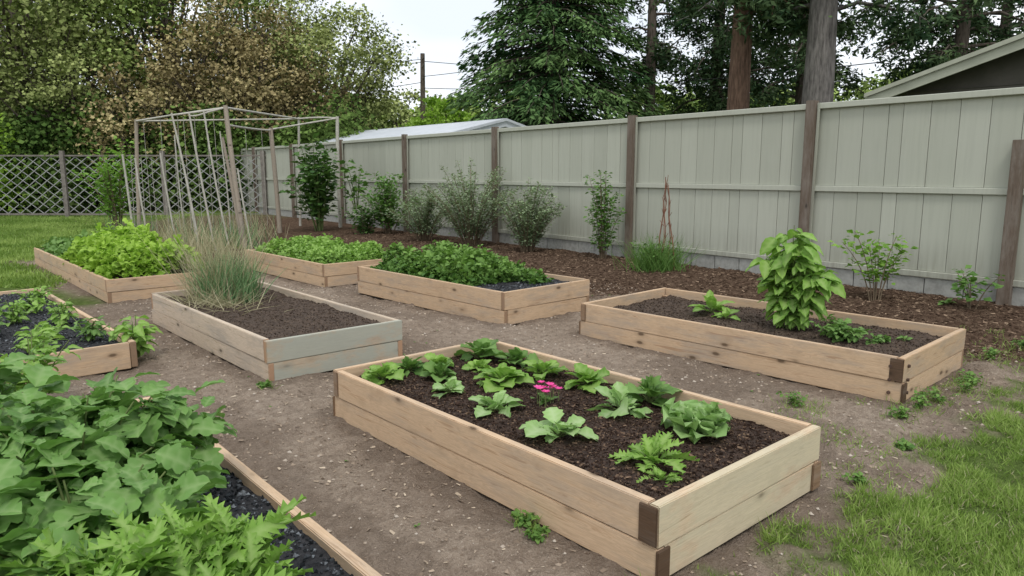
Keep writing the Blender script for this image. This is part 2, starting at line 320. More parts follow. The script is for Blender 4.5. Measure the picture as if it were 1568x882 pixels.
blades(A,x,y,gz(x,y)-.003,h,np.full(len(x),.06)*RNG.uniform(.6,1.3,len(x)),np.clip(cl*1.5-.3+RNG.normal(0,.25,len(x)),0,1),.6)
k=RNG.random(len(x))<.12; blades(A,x[k],y[k],gz(x[k],y[k])-.003,h[k]*.9,np.full(k.sum(),.06),None,.9,1)
n=9000; x=RNG.uniform(2.3,7.5,n); y=RNG.uniform(.9,2.1,n); cl=fbm(x*5+40,y*5); l_,_,_=masks(x,y); k=(cl>.56)&~inbed(x,y,.03); x,y=x[k],y[k]
blades(A,x,y,gz(x,y),RNG.uniform(.02,.05,len(x)),np.full(len(x),.05),None,.7)
A.build('lawn',[G_GRASS,G_STRAW])
A=Acc(); n=80000; f_=RNG.uniform(9,26,n); r_=-f_*RNG.uniform(.35,.82,n); x,y=f_*SH+r_*CH,f_*CH-r_*SH; l_,_,_=masks(x,y); k=(RNG.random(n)<l_)&~inbed(x,y,.02); x,y=x[k],y[k]
blades(A,x,y,gz(x,y)-.003,RNG.uniform(.04,.10,len(x)),np.full(len(x),.22),np.clip(fbm(x*1.4,y*1.4)*2-.6+RNG.normal(0,.2,len(x)),0,1),.5); A.build('back_lawn',[G_GRASS])
# ---------------------------------------------------------------- raised beds
def board(parent,name,c,L,hgt,th,ang,mat,bev=.004):
    bm=bmesh.new(); bmesh.ops.create_cube(bm,size=1)
    bmesh.ops.scale(bm,vec=(L,th,hgt),verts=bm.verts); bmesh.ops.bevel(bm,geom=bm.edges[:],offset=bev,segments=2,affect='EDGES')
    me=bpy.data.meshes.new(name); bm.to_mesh(me); bm.free(); me.materials.append(mat)
    o=bpy.data.objects.new(name,me); o.location=c; o.rotation_euler=(RNG.normal(0,.008),RNG.normal(0,.002),ang+RNG.normal(0,.002)); return link(o,parent)
def soil(parent,w,l,z,mat,amp=.03,seed=0,chips=0,cmat=None,cs=(.01,.035),tm=CHIP,tilt=.8,pw=1.6,extra=None):
    nx=max(8,int(w/.025)); ny=max(8,int(l/.025)); gx=np.linspace(-w/2,w/2,nx); gy=np.linspace(-l/2,l/2,ny); X,Y=np.meshgrid(gx,gy)
    H=lambda X,Y: z+amp*(fbm(X*3+seed,Y*3+seed*2)-.5)*2+amp*.9*(fbm(X*14+seed,Y*14,3)-.5)
    A=Acc(); i=(np.arange(ny-1)[:,None]*nx+np.arange(nx-1)[None]).ravel(); A.add(np.stack([X,Y,H(X,Y)],2).reshape(-1,3),np.stack([i,i+1,i+1+nx,i+nx],1))
    A.build('soil',[mat],parent=parent)
    for (ch,cm,c_s,t_m) in [(chips,cmat,cs,tm)]+([extra] if extra else []):
        if ch:
            x=RNG.uniform(-w/2,w/2,ch); y=RNG.uniform(-l/2,l/2,ch)
            flat_scatter('soil_mulch',x,y,H(x,y)+.002,c_s[0],c_s[1],cm,tilt,t_m,pw,parent)
def bed(b,h,mat,matend=None,rz=0,th=.04,courses=2,name='raised_garden_bed',soilkw={},dark=(),brown=(),bolts=(),sdrop=.05):
    x0,x1,y0,y1=b; w=x1-x0;l=y1-y0; e=empty(name,((x0+x1)/2,(y0+y1)/2,0),rz); me=matend or mat
    hs=[h/courses]*courses
    if courses==2: hs=[h*.46,h*.54]
    z0=0
    for c in range(courses):
        ch=hs[c]; z=z0+ch*.5; z0+=ch; hh=ch-.003; lap=(c%2==0); ins=.0 if c==courses-1 else .002
        LL=l if lap else l-2*th-.004; WW=w-2*th-.004 if lap else w
        for sx in (-1,1): board(e,'side_board',(sx*(w/2-th/2-ins),0,z),LL,hh,th,math.pi/2,mat)
        for sy in (-1,1): board(e,'end_board',(0,sy*(l/2-th/2-ins),z),WW,hh,th,0,me if sy<0 else mat)
    for sx in (-1,1):
        for sy in (-1,1): board(e,'corner_post',(sx*(w/2-th-.03),sy*(l/2-th-.03),h/2-.03),.055,h-.07,.055,0,mat)
    for (cs_,wm) in ((dark,W_DARK),(brown,W_MIDB)):
        for (sx,sy) in cs_:
            board(e,'corner_block',(sx*(w/2+.004-.035),sy*(l/2+.003),hs[0]*.5),.075,hs[0]*.92,.012,0,wm,.003)
            board(e,'corner_block',(sx*(w/2+.003),sy*(l/2+.004-.045),hs[0]+hs[-1]*.5),.08 if wm is W_DARK else .045,hs[-1]*.9,.012,math.pi/2,wm,.003)
    if bolts:
        A=Acc()
        for (sx,sy) in bolts:
            for zz in (h*.22,h*.5,h*.8):
                p=np.array([sx*(w/2+.002),sy*(l/2-.075),zz]); tube(A,[p,p+[sx*.012,0,0]],.011,8,cap=True)
                p=np.array([sx*(w/2-.075),sy*(l/2+.002),zz]); tube(A,[p,p+[0,sy*.012,0]],.011,8,cap=True)
        A.build('bolts',[M_BOLT],parent=e)
    soil(e,w-2*th-.002,l-2*th-.002,h-sdrop,**soilkw)
    return e
bed(BEDS[0],.30,W_NEW,W_END,0,.042,2,soilkw=dict(mat=M_SOILD,amp=.02,seed=3,chips=12000,cmat=M_CHIPD,cs=(.004,.03),extra=(15000,M_CHIPD,(.004,.014),ROCKS[0])),dark=((-1,-1),),brown=((1,-1),(-1,1)),sdrop=.06)
bed(BEDS[1],.30,W_TAN,W_TAN,.03,.042,2,soilkw=dict(mat=M_SOILB,amp=.035,seed=8,chips=9000,cmat=M_CLOD,cs=(.005,.02),tm=ROCKS[0]),dark=((-1,-1),),brown=((-1,1),),bolts=((-1,-1),),sdrop=.08)
bed(BEDS[2],.30,W_GREY,W_BLUE,.0,.042,2,soilkw=dict(mat=M_SOILB,amp=.03,seed=14,chips=7000,cmat=M_CLOD,cs=(.005,.02),tm=ROCKS[2]),sdrop=.05)
bed(BEDS[3],.33,W_TAN,W_TAN,.03,.042,2,soilkw=dict(mat=M_SOILK,amp=.02,seed=18,chips=4000,cmat=M_PEB,cs=(.01,.03),tm=ROCKS[1]),sdrop=.05)
bed(BEDS[4],.30,W_TAN,W_TAN,.02,.042,2,soilkw=dict(mat=M_SOILB,amp=.02,seed=21))
bed(BEDS[5],.27,W_TAN,W_TAN,.0,.042,2,soilkw=dict(mat=M_SOILB,amp=.02,seed=25))
bed(BEDS[6],.20,W_NEW,W_TAN,.02,.042,1,soilkw=dict(mat=M_SOILK,amp=.02,seed=28,chips=7000,cmat=M_PEB,cs=(.008,.03),tm=ROCKS[2]),sdrop=.045)
bed(BEDS[7],.16,W_NEW,W_NEW,-.012,.045,1,soilkw=dict(mat=M_SOILK,amp=.03,seed=33,chips=22000,cmat=M_PEB,cs=(.006,.032),tm=ROCKS[3]),sdrop=.05)
# ---------------------------------------------------------------- painted fence
def box(A,c,s,ang=0,mi=0,tint=.5):
    V=np.array([(x,y,z) for x in(-.5,.5) for y in(-.5,.5) for z in(-.5,.5)])*np.array(s); ca,sa=math.cos(ang),math.sin(ang)
    V=V@np.array([[ca,sa,0],[-sa,ca,0],[0,0,1]])+np.array(c)
    A.add(V,[(0,1,3,2),(4,6,7,5),(0,4,5,1),(2,3,7,6),(0,2,6,4),(1,5,7,3)],np.tile([tint,0,0,1.],(8,1)),mi)
fe=empty('board_fence',(8.62,0,0),-math.atan(.052))
Y0,Y1=-3.5,25.6
A=Acc(); y=Y0
while y<Y1:
    w=random.choice([.16,.29,.29,.3,.29]);
    for (z0,z1) in ((.37,1.225),(1.30,2.225)):
        box(A,(random.uniform(-.002,.002),y+w/2,(z0+z1)/2),(.02,w-.006,z1-z0),0,0,random.random())
    y+=w
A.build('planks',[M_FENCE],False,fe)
A=Acc(); box(A,(.018,(Y0+Y1)/2,1.25),(.008,Y1-Y0,1.85)); A.build('groove_backing',[M_FBACK],False,fe)
A=Acc()
box(A,(-.012,(Y0+Y1)/2,2.262),(.10,Y1-Y0,.07),0,0,.9); box(A,(-.02,(Y0+Y1)/2,1.262),(.05,Y1-Y0,.07),0,0,.95); box(A,(-.02,(Y0+Y1)/2,.332),(.055,Y1-Y0,.07),0,0,.6)
o=A.build('rails',[M_FENCE],False,fe); bv=o.modifiers.new('b','BEVEL'); bv.width=.006
A=Acc(); y=Y0; 
while y<Y1: box(A,(.0,y+.2,.19),(.05,.39,.195),0,0,.5); box(A,(.0,y+.0,.0),(.05,.39,.17)); y+=.4
o=A.build('block_footing',[M_CONC],False,fe); bv=o.modifiers.new('b','BEVEL'); bv.width=.006
for i,yy in enumerate([-1.5,2.10,4.34,7.28,10.79,14.23,17.6,21,24.3]):
    hh=2.33 if i!=1 else 1.78
    o=board(fe,'post',(-.075,yy,hh/2),hh,.105,.115,0,W_POST); o.rotation_euler=(0,-math.pi/2,0)
    if i!=1: board(fe,'post_trim',(-.06,yy-.075,1.3),.02,2.0,.03,0,M_FENCE,.002)
# ---------------------------------------------------------------- diamond mesh fence
lf=empty('diamond_mesh_fence',(*S(24,-13),0),-HD); LW=20
A=Acc()
def slat(A,x0,z0,x1,z1,yo):
    v=np.array([x1-x0,0,z1-z0]); v=v/np.linalg.norm(v); p=np.array([-v[2],0,v[0]])*.013
    a=np.array([x0,yo,z0]);b=np.array([x1,yo,z1]); A.add([a-p,a+p,b+p,b-p],[(0,1,2,3)])
for k in np.arange(-LW/2-3,LW/2,.40):
    x0,x1=k,k+2.4; z0,z1=.12,1.98
    for s,yo in ((1,0),(-1,.01)):
        a,b=(x0,x1) if s>0 else (x1,x0)
        p,q=np.array([a,z0]),np.array([b,z1]); 
        def cl(P,Q):
            if P[0]<-LW/2: P=P+(Q-P)*((-LW/2-P[0])/(Q[0]-P[0]))
            if P[0]>LW/2: P=P+(Q-P)*((LW/2-P[0])/(Q[0]-P[0]))
            return P
        if max(a,b)<-LW/2 or min(a,b)>LW/2: continue
        p2,q2=cl(p,q),cl(q,p); slat(A,p2[0],p2[1],q2[0],q2[1],yo)
A.build('mesh',[M_LATT],False,lf)
A=Acc(); box(A,(0,-.02,2.02),(LW,.05,.05)); box(A,(0,-.02,.10),(LW,.05,.06)); 
for xx in np.arange(-LW/2,LW/2+.1,3.3): box(A,(xx+1.6,-.04,1.08),(.13,.1,2.2))
A.build('frame',[M_LPOST],False,lf)
# ---------------------------------------------------------------- trellis
te=empty('garden_trellis',(0,0,0))
def pole(a,b,r,mat,nm='pole'):
    A=Acc(); a=np.array(a,float);b=np.array(b,float); mid=(a+b)/2+RNG.normal(0,.03,3); tube(A,curve3(a,mid,b,5),[r*1.05,r,r,r*.97,r*.9],8,cap=True); A.build(nm,[mat],parent=te)
def SP(f,r,z): x,y=S(f,r); return (x,y,z)
T={}
def up(k,f0,r0,f1,r1,z,r,mat): T[k]=SP(f1,r1,z); pole(SP(f0,r0,-.1),SP(f1,r1,z+.04),r,mat,'upright')
up('a',14,-5.22,14,-5.45,2.68,.05,W_POLE); up('a2',14.2,-5.36,14.2,-5.62,2.1,.03,W_POLE)
up('b',17,-5.5,17,-5.6,2.45,.055,W_POLE); up('c',18,-4.3,18,-4.28,2.78,.045,M_PVC); up('d',18.5,-5.46,18.5,-5.37,2.8,.03,M_PVC); up('e',17,-8.84,17,-8.7,2.64,.045,W_POLE)
up('g',13.5,-5.89,13.5,-6.25,2.5,.02,M_PVC); up('h',13.6,-5.64,13.6,-5.97,2.5,.02,M_PVC); up('i',13.7,-5.40,13.7,-5.74,2.55,.018,M_PVC)
up('j',14.5,-7.65,14.5,-7.75,1.78,.022,M_PVC); up('k',14.3,-7.25,14.3,-7.4,1.7,.018,M_PVC); up('l',14.2,-6.65,14.2,-6.85,1.8,.018,M_PVC); up('m',14.1,-6.2,14.1,-6.4,1.75,.016,M_PVC)
up('n',15.4,-7.0,15.4,-7.1,2.2,.016,M_PVC); up('o',15.8,-6.2,15.8,-6.3,2.3,.016,M_PVC); up('p',13.9,-5.05,13.9,-5.25,1.5,.018,M_PVC)
for a,b,r in (('e','a',.022),('g','a',.02),('a','d',.022),('d','c',.022),('h','i',.016),('i','a',.016),('e','g',.018),('b','c',.02),('e','d',.02)):
    pole(T[a],T[b],r,M_PVC,'top_rail')
A=Acc(); pa=np.array(T['a']);pb=np.array(T['b']); pole(pa-np.array([0,0,.32]),pb-np.array([0,0,.02]),.022,M_PVC,'side_rail')
for (a,b) in (('e','a'),('g','b'),('j','m')):
    P0=np.array(T[a]);P1=np.array(T[b])
    for t in np.linspace(.1,.9,5):
        p=P0*(1-t)+P1*t; tube(A,[(p[0],p[1],0.05),(p[0]+random.uniform(-.05,.05),p[1],p[2])],.006,3)
A.build('strings',[M_PVC],parent=te)
# ---------------------------------------------------------------- foliage builders
def stem_shrub(name,base,h,r,ns,nl,ls,lm,sm_=M_TWIG,tm=RH,lean=1.,sr=.008,lo=.1,ls_w=1,droop=-.1,side=.12,parent=None,A=None,taper=0,smi=0,lmi=1):
    own=A is None; A=A or Acc(); b=np.array(base,float)
    P=[];D=[];SZ=[]
    for s in range(ns):
        a=random.uniform(0,6.28); q=random.random()**.6*r; hh=h*random.uniform(.6,1)*(1-.25*q/r)
        p0=b+np.array([math.cos(a)*q*.15,math.sin(a)*q*.15,0]); p2=b+np.array([math.cos(a)*q,math.sin(a)*q,hh]); p1=(p0+p2)/2+np.array([-math.cos(a)*q*.25*lean,-math.sin(a)*q*.25*lean,hh*.1])
        c=curve3(p0,p1,p2,7); tube(A,c,np.linspace(sr,sr*.35,7),5,smi)
        t=RNG.uniform(lo,1,nl)**.8*6; i=np.minimum(t.astype(int),5); f=(t-i)[:,None]; p=c[i]*(1-f)+c[i+1]*f
        dd=rdir(nl,-.2,.8); off=dd*(RNG.uniform(0,side,nl)*(1-taper*(t/6)))[:,None]; P.append(p+off*np.array([1,1,.6])); D.append(nrm(dd+np.array([0,0,droop])))
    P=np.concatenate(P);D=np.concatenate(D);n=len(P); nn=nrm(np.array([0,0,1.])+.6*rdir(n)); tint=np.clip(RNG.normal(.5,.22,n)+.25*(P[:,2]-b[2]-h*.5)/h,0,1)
    tms=tm if isinstance(tm,list) else [tm]
    g=RNG.integers(0,len(tms),n)
    for j,tt in enumerate(tms):
        k=g==j
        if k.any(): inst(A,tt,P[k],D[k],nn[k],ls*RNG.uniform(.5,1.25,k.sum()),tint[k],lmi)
    if own: return A.build(name,[sm_,lm],parent=parent)
LOB=[leaf_t(12,.36,.42,.25,.4,.035,.22,2,p,7,3,.013) for p in (0,1.5,3)]
OVA=[leaf_t(8,.31,.42,.3,.45,.03,.05,2,p,5,2,.008) for p in (0,2)]
LET=[leaf_t(12,.46,.68,.35,.05,.12,.08,4,p,7,3,.03) for p in (0,1.3,2.9)]
STRB=[leaf_t(8,.40,.5,.35,.35,.04,.12,2,p,5,2,.018) for p in (0,2)]
SERR=[leaf_t(14,.22,.45,.3,.35,.04,.45,3,p,5,2,.01) for p in (0,2)]
def rosette(name,base,r,mat,tms=LET,nl=16,up=.5,A=None):
    own=A is None; A=A or Acc(); b=np.array(base,float)
    for k in range(nl):
        q=(k/nl); a=k*2.4+random.uniform(-.4,.4); el=math.radians(16+up*100*(1-q)**1.1+random.uniform(-10,14))
        d=np.array([math.cos(a)*math.cos(el),math.sin(a)*math.cos(el),math.sin(el)]); L=r*(.45+.4*q)*random.uniform(.6,1.2)
        pet=L*random.uniform(.3,.7) if tms is not LET else L*.08
        p=b+d*pet
        if pet>.02: tube(A,[b,b+d*pet*.6+np.array([0,0,.005]),p],.003,4,0)
        nn=np.array([-math.cos(a)*math.sin(el),-math.sin(a)*math.sin(el),math.cos(el)])+RNG.normal(0,.3,3)
        d2=nrm(d+np.array([0,0,-.25 if tms is not LET else .1])+RNG.normal(0,.15,3))
        inst(A,random.choice(tms),p[None],d2[None],nrm(nn)[None],np.array([[L*1.15,L*.95,L]]),np.array([np.clip(random.gauss(.5,.25)+.25*(1-q),0,1)]),1)
    if own: return A.build(name,[M_TWIG,mat])
for (x,y,r,ty) in [(2.15,3.58,.13,0),(2.36,3.64,.11,4),(2.58,3.60,.10,0),(2.42,3.38,.13,4),(2.30,3.12,.11,1),(2.28,2.70,.12,1),(2.62,3.05,.14,0),(2.90,3.60,.14,4),(2.27,2.24,.13,1),(2.76,2.27,.155,1),(2.98,2.70,.13,0),(3.0,2.28,.15,4),(2.79,1.84,.20,2),(2.34,1.76,.15,3),(2.92,3.02,.11,0),(2.98,3.32,.13,4),(2.22,1.62,.07,3),(2.72,3.38,.08,0)]:
    tms={0:STRB,1:STRB,2:LET,3:SERR,4:STRB}[ty]; nm={0:'strawberry_plant',1:'squash_seedling',2:'lettuce_plant',3:'radish_plant',4:'chard_seedling'}[ty]
    rosette(nm,(x,y,.235),r*1.15,{0:G_BRIGHT,1:G_LET,2:G_LET,3:G_BRIGHT,4:G_MID}[ty],tms,{0:26,1:20,2:46,3:30,4:24}[ty],{0:.7,1:.6,2:.6,3:.6,4:.8}[ty])
A=Acc()
for k in range(12):
    c=np.array([2.58+random.uniform(-.08,.08),2.66+random.uniform(-.08,.08),.29+random.uniform(0,.05)])
    tube(A,[(c[0],c[1],.24),c],.0025,4,0)
    for j in range(6):
        a=j*1.05; d=np.array([[math.cos(a),math.sin(a),.6]]); inst(A,RHW,c[None],d,np.array([[0,0,1.]]),np.array([.027]),np.array([random.random()]),2)
for k in range(18):
    a=random.uniform(0,6.28); inst(A,RHW,np.array([[2.58,2.66,.25]])+RNG.normal(0,.03,(1,3))*[1,1,.2],np.array([[math.cos(a),math.sin(a),.3]]),np.array([[0,0,1.]]),np.array([.05]),np.array([.5]),1)
A.build('pink_flower',[M_TWIG,G_MID,M_PINK])
# right bed
stem_shrub('pepper_plant',(5.33,2.72,.2),.90,.26,16,26,.14,G_BRIGHT,tm=OVA,sr=.008,side=.08,droop=-.45,lo=.12)
rosette('chard_plant',(5.45,3.5,.23),.2,G_BRIGHT,OVA,22,.8); rosette('chard_plant',(5.3,3.25,.23),.13,G_BRIGHT,OVA,12,.7)
stem_shrub('tomato_seedling',(5.25,2.28,.21),.19,.2,13,24,.05,G_MID,tm=STRB,side=.05); stem_shrub('tomato_seedling',(5.35,2.02,.21),.09,.1,6,12,.045,G_MID,tm=STRB,side=.03)
rosette('weed_plant',(5.6,1.95,.22),.07,G_MID,OVA,7,.6)
A=Acc(); n=700; q=RNG.random(n)**.7*.26; a=RNG.uniform(0,6.28,n); x=2.45+np.cos(a)*q; y=6.85+np.sin(a)*q*1.3
blades(A,x,y,np.full(n,.24),RNG.uniform(.22,.52,n),np.full(n,.13),None,.34,0)
n=700; q=RNG.random(n)*.25; a=RNG.uniform(0,6.28,n); x=2.38+np.cos(a)*q; y=6.95+np.sin(a)*q*1.4
blades(A,x,y,np.full(n,.24),RNG.uniform(.25,.85,n),np.full(n,.06),None,.42,1)
n=320; blades(A,2.3+RNG.normal(0,.14,n),6.65+RNG.normal(0,.2,n),np.full(n,.25),RNG.uniform(.15,.35,n),np.full(n,.07),None,1.4,1)
A.build('ornamental_grass',[G_ONION,G_STRAW])
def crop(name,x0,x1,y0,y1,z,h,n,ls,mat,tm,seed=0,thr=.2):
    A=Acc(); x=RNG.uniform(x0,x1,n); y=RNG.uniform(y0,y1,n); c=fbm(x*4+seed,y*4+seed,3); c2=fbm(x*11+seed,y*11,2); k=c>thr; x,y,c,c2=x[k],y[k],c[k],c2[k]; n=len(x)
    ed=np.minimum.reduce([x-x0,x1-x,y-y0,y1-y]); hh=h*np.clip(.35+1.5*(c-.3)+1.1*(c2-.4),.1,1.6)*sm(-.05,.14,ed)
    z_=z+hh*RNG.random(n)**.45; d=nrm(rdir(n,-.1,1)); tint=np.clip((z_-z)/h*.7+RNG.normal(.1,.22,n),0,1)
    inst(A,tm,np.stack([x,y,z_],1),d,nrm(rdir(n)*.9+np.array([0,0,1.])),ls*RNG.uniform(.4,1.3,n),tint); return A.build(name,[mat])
L3=leaf_t(4,.34,.5,.3,.35,0,.3,1,0,3,2)
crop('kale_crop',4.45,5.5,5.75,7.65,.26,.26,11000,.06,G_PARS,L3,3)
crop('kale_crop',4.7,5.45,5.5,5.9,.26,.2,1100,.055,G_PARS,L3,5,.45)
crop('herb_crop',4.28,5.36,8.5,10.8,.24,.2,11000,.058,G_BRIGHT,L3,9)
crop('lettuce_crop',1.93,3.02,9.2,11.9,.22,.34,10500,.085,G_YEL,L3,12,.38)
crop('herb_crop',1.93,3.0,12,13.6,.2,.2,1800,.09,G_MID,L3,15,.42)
for (x,y) in [(.9,6.5),(1.1,7.1),(.6,7.0),(1.0,7.9),(.5,7.8),(1.1,8.5),(.75,6.1),(.35,6.4),(.8,7.4),(.6,8.6),(1.15,6.3)]:
    stem_shrub('bean_plant',(x,y,.15),random.uniform(.14,.28),.18,8,10,.065,random.choice([G_BRIGHT,G_MID,G_BRIGHT]),tm=OVA,side=.05)
stem_shrub('bean_plant',(.62,5.15,.0),.55,.28,14,16,.085,G_BRIGHT,tm=OVA,side=.07)
stem_shrub('squash_plant',(1.42,6.05,.02),.38,.18,8,10,.10,G_BRIGHT,tm=OVA,side=.06)
stem_shrub('tomatillo_plant',(.45,2.95,.1),.66,.50,50,30,.125,G_BIG,tm=LOB,sr=.009,side=.12,droop=-.2,lo=.15)
stem_shrub('tomatillo_plant',(.38,2.45,.1),.50,.40,34,26,.125,G_BIG,tm=LOB,sr=.009,side=.12,droop=-.2,lo=.1)
stem_shrub('tomatillo_plant',(.12,3.75,.1),.62,.45,24,26,.125,G_BIG,tm=LOB,sr=.009,side=.11,droop=-.15,lo=.2)
stem_shrub('mustard_plant',(.58,1.98,.1),.37,.22,34,16,.13,G_BRIGHT,tm=SERR,sr=.007,side=.06,droop=.35,lo=.3)
stem_shrub('mustard_plant',(.28,2.05,.1),.36,.22,20,14,.13,G_BRIGHT,tm=SERR,sr=.007,side=.06,droop=.3,lo=.3)
# fence plants
stem_shrub('lavender_shrub',(8.35,9.04,.08),1.4,.62,46,130,.055,G_SAGE,M_TWIGB,RH,side=.15,taper=.7)
stem_shrub('lavender_shrub',(8.35,10.6,.08),1.8,1.0,64,130,.055,G_SAGE,M_TWIGB,RH,side=.17,taper=.7)
stem_shrub('lavender_shrub',(8.4,12.2,.08),1.15,.85,38,110,.06,G_SAGE,M_TWIGB,RH,side=.17,taper=.6)
stem_shrub('berry_bush',(8.6,13.9,.08),1.6,.7,28,80,.08,G_MID,M_TWIGB,RHW,side=.2,taper=.5)
stem_shrub('climbing_rose',(8.55,7.5,.08),1.68,.30,15,75,.065,G_MID,M_TWIGB,RHW,side=.15,taper=.5)
stem_shrub('apple_sapling',(8.0,3.11,.06),.95,.38,8,38,.075,G_BRIGHT,M_TWIGB,RHW,side=.13,lo=.25)
stem_shrub('apple_sapling',(8.2,2.26,.06),.62,.28,6,16,.08,G_MID,M_TWIGB,RHW,side=.1,lo=.25)
rosette('weed_plant',(8.25,2.5,.1),.14,G_MID,OVA,10,.6)
A=Acc(); n=750; blades(A,8.2+RNG.normal(0,.15,n),6.18+RNG.normal(0,.17,n),np.full(n,.08),RNG.uniform(.25,.6,n),np.full(n,.10),None,.5); A.build('daylily_clump',[G_MID])
stem_shrub('daylily_clump',(8.2,6.18,.1),.5,.34,16,24,.06,G_MID,tm=RH)
A=Acc()
for (dy,rr) in ((-.16,.012),(.02,.009),(.16,.012),(.07,.008),(-.06,.008)):
    c=curve3((8.28,6.1+dy,.05),(8.3+random.uniform(-.05,.05),6.12+dy*.6+random.uniform(-.06,.06),.7),(8.33,6.15+dy*.15,1.25+random.uniform(0,.18)),9)+RNG.normal(0,.008,(9,3)); tube(A,c,np.linspace(rr,rr*.5,9),5,0,cap=True)
    for q in (3,4,5,6,7): tube(A,[c[q],c[q]+np.array([random.uniform(-.04,.04),random.uniform(-.07,.07),.08])],.004,3)
A.build('dry_twig_plant',[plain_mat('dry_red_twig',(.16,.07,.045),(.28,.14,.09),bump=0)])
vx,vy=S(17,-4.55)
stem_shrub('climbing_bean_vine',(vx,vy,.05),2.45,.65,18,65,.17,G_DARK,tm=RHW,side=.28,sr=.015,lo=.15)
stem_shrub('climbing_bean_vine',(*S(17.2,-3.7),.6),1.4,.5,6,20,.16,G_MID,tm=RHW,side=.2,sr=.012)
stem_shrub('garden_sapling',(*S(19.5,-10.7),.0),2.6,.85,14,80,.12,G_BRIGHT,M_TWIGB,RHW,side=.28,sr=.02)
stem_shrub('garden_bush',(*S(16.0,-3.3),.0),1.0,.5,14,50,.09,G_DARK,M_TWIGB,RHW,side=.15)
A=Acc()
for (f,r,k) in ((14.5,-6.8,300),(14,-5.7,300),(13,-6.0,200),(15,-7.8,200),(12.2,-5.2,140),(16,-6.0,240)):
    x,y=S(f,r); n=k; blades(A,x+RNG.normal(0,.35,n),y+RNG.normal(0,.35,n),np.zeros(n),RNG.uniform(.2,.75,n),np.full(n,.16),None,.3,random.choice([0,1]))
A.build('tall_grass',[G_STRAW,G_ONION])
# weeds around the beds
A=Acc()
for (x,y,s) in ((1.88,2.05,.05),(1.86,1.95,.04),(1.82,1.42,.075),(4.25,2.1,.11),(4.72,1.52,.15),(4.95,1.5,.12),(5.3,1.45,.14),(5.6,1.5,.10),(4.5,1.55,.08),(3.35,1.3,.06),(6.4,1.6,.1),(6.9,1.5,.12),(4.0,1.35,.06),(3.45,1.9,.04),(1.85,4.6,.05)):
    z=float(gz(np.array([x]),np.array([y]))[0]); 
    stem_shrub('w',(x,y,z),s*.9,s*.9,8,9,.026,None,tm=STRB,sr=.0015,side=.02,A=A)
    n=int(700*s); blades(A,x+RNG.normal(0,s*.6,n),y+RNG.normal(0,s*.6,n),np.full(n,z-.005),RNG.uniform(.02,.08,n),np.full(n,.05),None,.7,2)
n=110; x=RNG.uniform(1.2,7,n); y=RNG.uniform(1.2,9,n); k=~inbed(x,y,.03)&(fbm(x*1.5+60,y*1.5)>.46); x,y=x[k],y[k]; z=gz(x,y)
for j in range(5):
    a=RNG.uniform(0,6.28,len(x)); inst(A,RHW,np.stack([x,y,z+.003],1),np.stack([np.cos(a),np.sin(a),RNG.uniform(.2,1,len(x))],1),np.tile([0,0,1.],(len(x),1)),RNG.uniform(.008,.02,len(x)),RNG.random(len(x)),1)
A.build('weeds',[M_TWIG,G_PARS,G_GRASS])
# ---------------------------------------------------------------- trees
def tree(name,base,H,R,tr,ncl,per,ls,lm,bark,cb=.25,seed=0,ysc=1.0,flat=.6):
    rg=np.random.default_rng(seed); A=Acc(); b=np.array([*base,0.]); top=b+np.array([rg.normal(0,.4),rg.normal(0,.4),H*.85])
    c=curve3(b,(b+top)/2+np.array([rg.normal(0,.5),rg.normal(0,.5),0]),top,9); tube(A,c,np.linspace(tr,tr*.15,9),8,0)
    cz=H*(cb+(1-cb)/2); ch=H*(1-cb)/2
    u=rdir(ncl,-1,1,rg); rad=rg.uniform(.35,1,ncl)**.6; C=b+np.array([0,0,cz])+u*rad[:,None]*np.array([R,R,ch])*rg.uniform(.75,1.1,(ncl,1))
    cr=R*rg.uniform(.13,.27,ncl)
    for k in range(ncl):
        q=C[k]; i=int(np.clip((q[2]-H*.22)/H*9,1,7)); p0=c[i-1]
        mid=(p0+q)/2+np.array([0,0,-.05*H+rg.normal(0,.3)]); L=curve3(p0,mid,q,6)+rg.normal(0,.05,(6,3)); tube(A,L,np.linspace(tr*.28,tr*.05,6),5,0)
        for j in range(4):
            e=q+rg.normal(0,cr[k]*.6,3); tube(A,curve3(L[4],(L[4]+e)/2+rg.normal(0,.1,3),e,3),[tr*.06,tr*.04,tr*.015],3,0)
    n=ncl*per; kk=np.repeat(np.arange(ncl),per); g=rdir(n,-1,1,rg)*(rg.random((n,1))**.45)*cr[kk][:,None]*np.array([1.15,1.15,flat]); P=C[kk]+g*rg.uniform(.8,1.8,(n,1))
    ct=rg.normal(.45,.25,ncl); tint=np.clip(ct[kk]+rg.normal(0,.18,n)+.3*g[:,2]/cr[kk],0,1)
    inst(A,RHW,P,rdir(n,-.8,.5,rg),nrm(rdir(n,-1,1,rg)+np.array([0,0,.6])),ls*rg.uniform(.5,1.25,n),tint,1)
    return A.build(name,[bark,lm])
tree('maple_tree',S(29,-19.5),13,5.5,.3,75,340,.18,G_OLIVE,M_BARK,.2,1)
tree('maple_tree',S(33,-25),13,5,.3,50,200,.24,G_TREE,M_BARK,.15,9)
tree('maple_tree',S(31,-14.5),12.5,4.6,.28,66,340,.175,G_TREE,M_BARK,.2,2)
tree('cherry_tree',S(30,-11.2),8.4,3.9,.25,85,290,.14,G_RUST,M_BARK,.22,3)
tree('cherry_tree',S(33,-8.8),9.0,3.7,.25,75,290,.15,G_OLIVE,M_BARK,.2,4)
tree('plum_tree',S(27.5,-16.2),7.2,3.4,.22,60,190,.14,G_OLIVE,M_BARK,.22,5)
tree('plum_tree',S(26.8,-13.2),5.2,2.4,.2,45,150,.14,G_RUST,M_BARK,.25,25)
tree('birch_tree',S(40,-13.5),13.5,4.2,.28,60,90,.2,G_OLIVE,M_BARKG,.3,6)
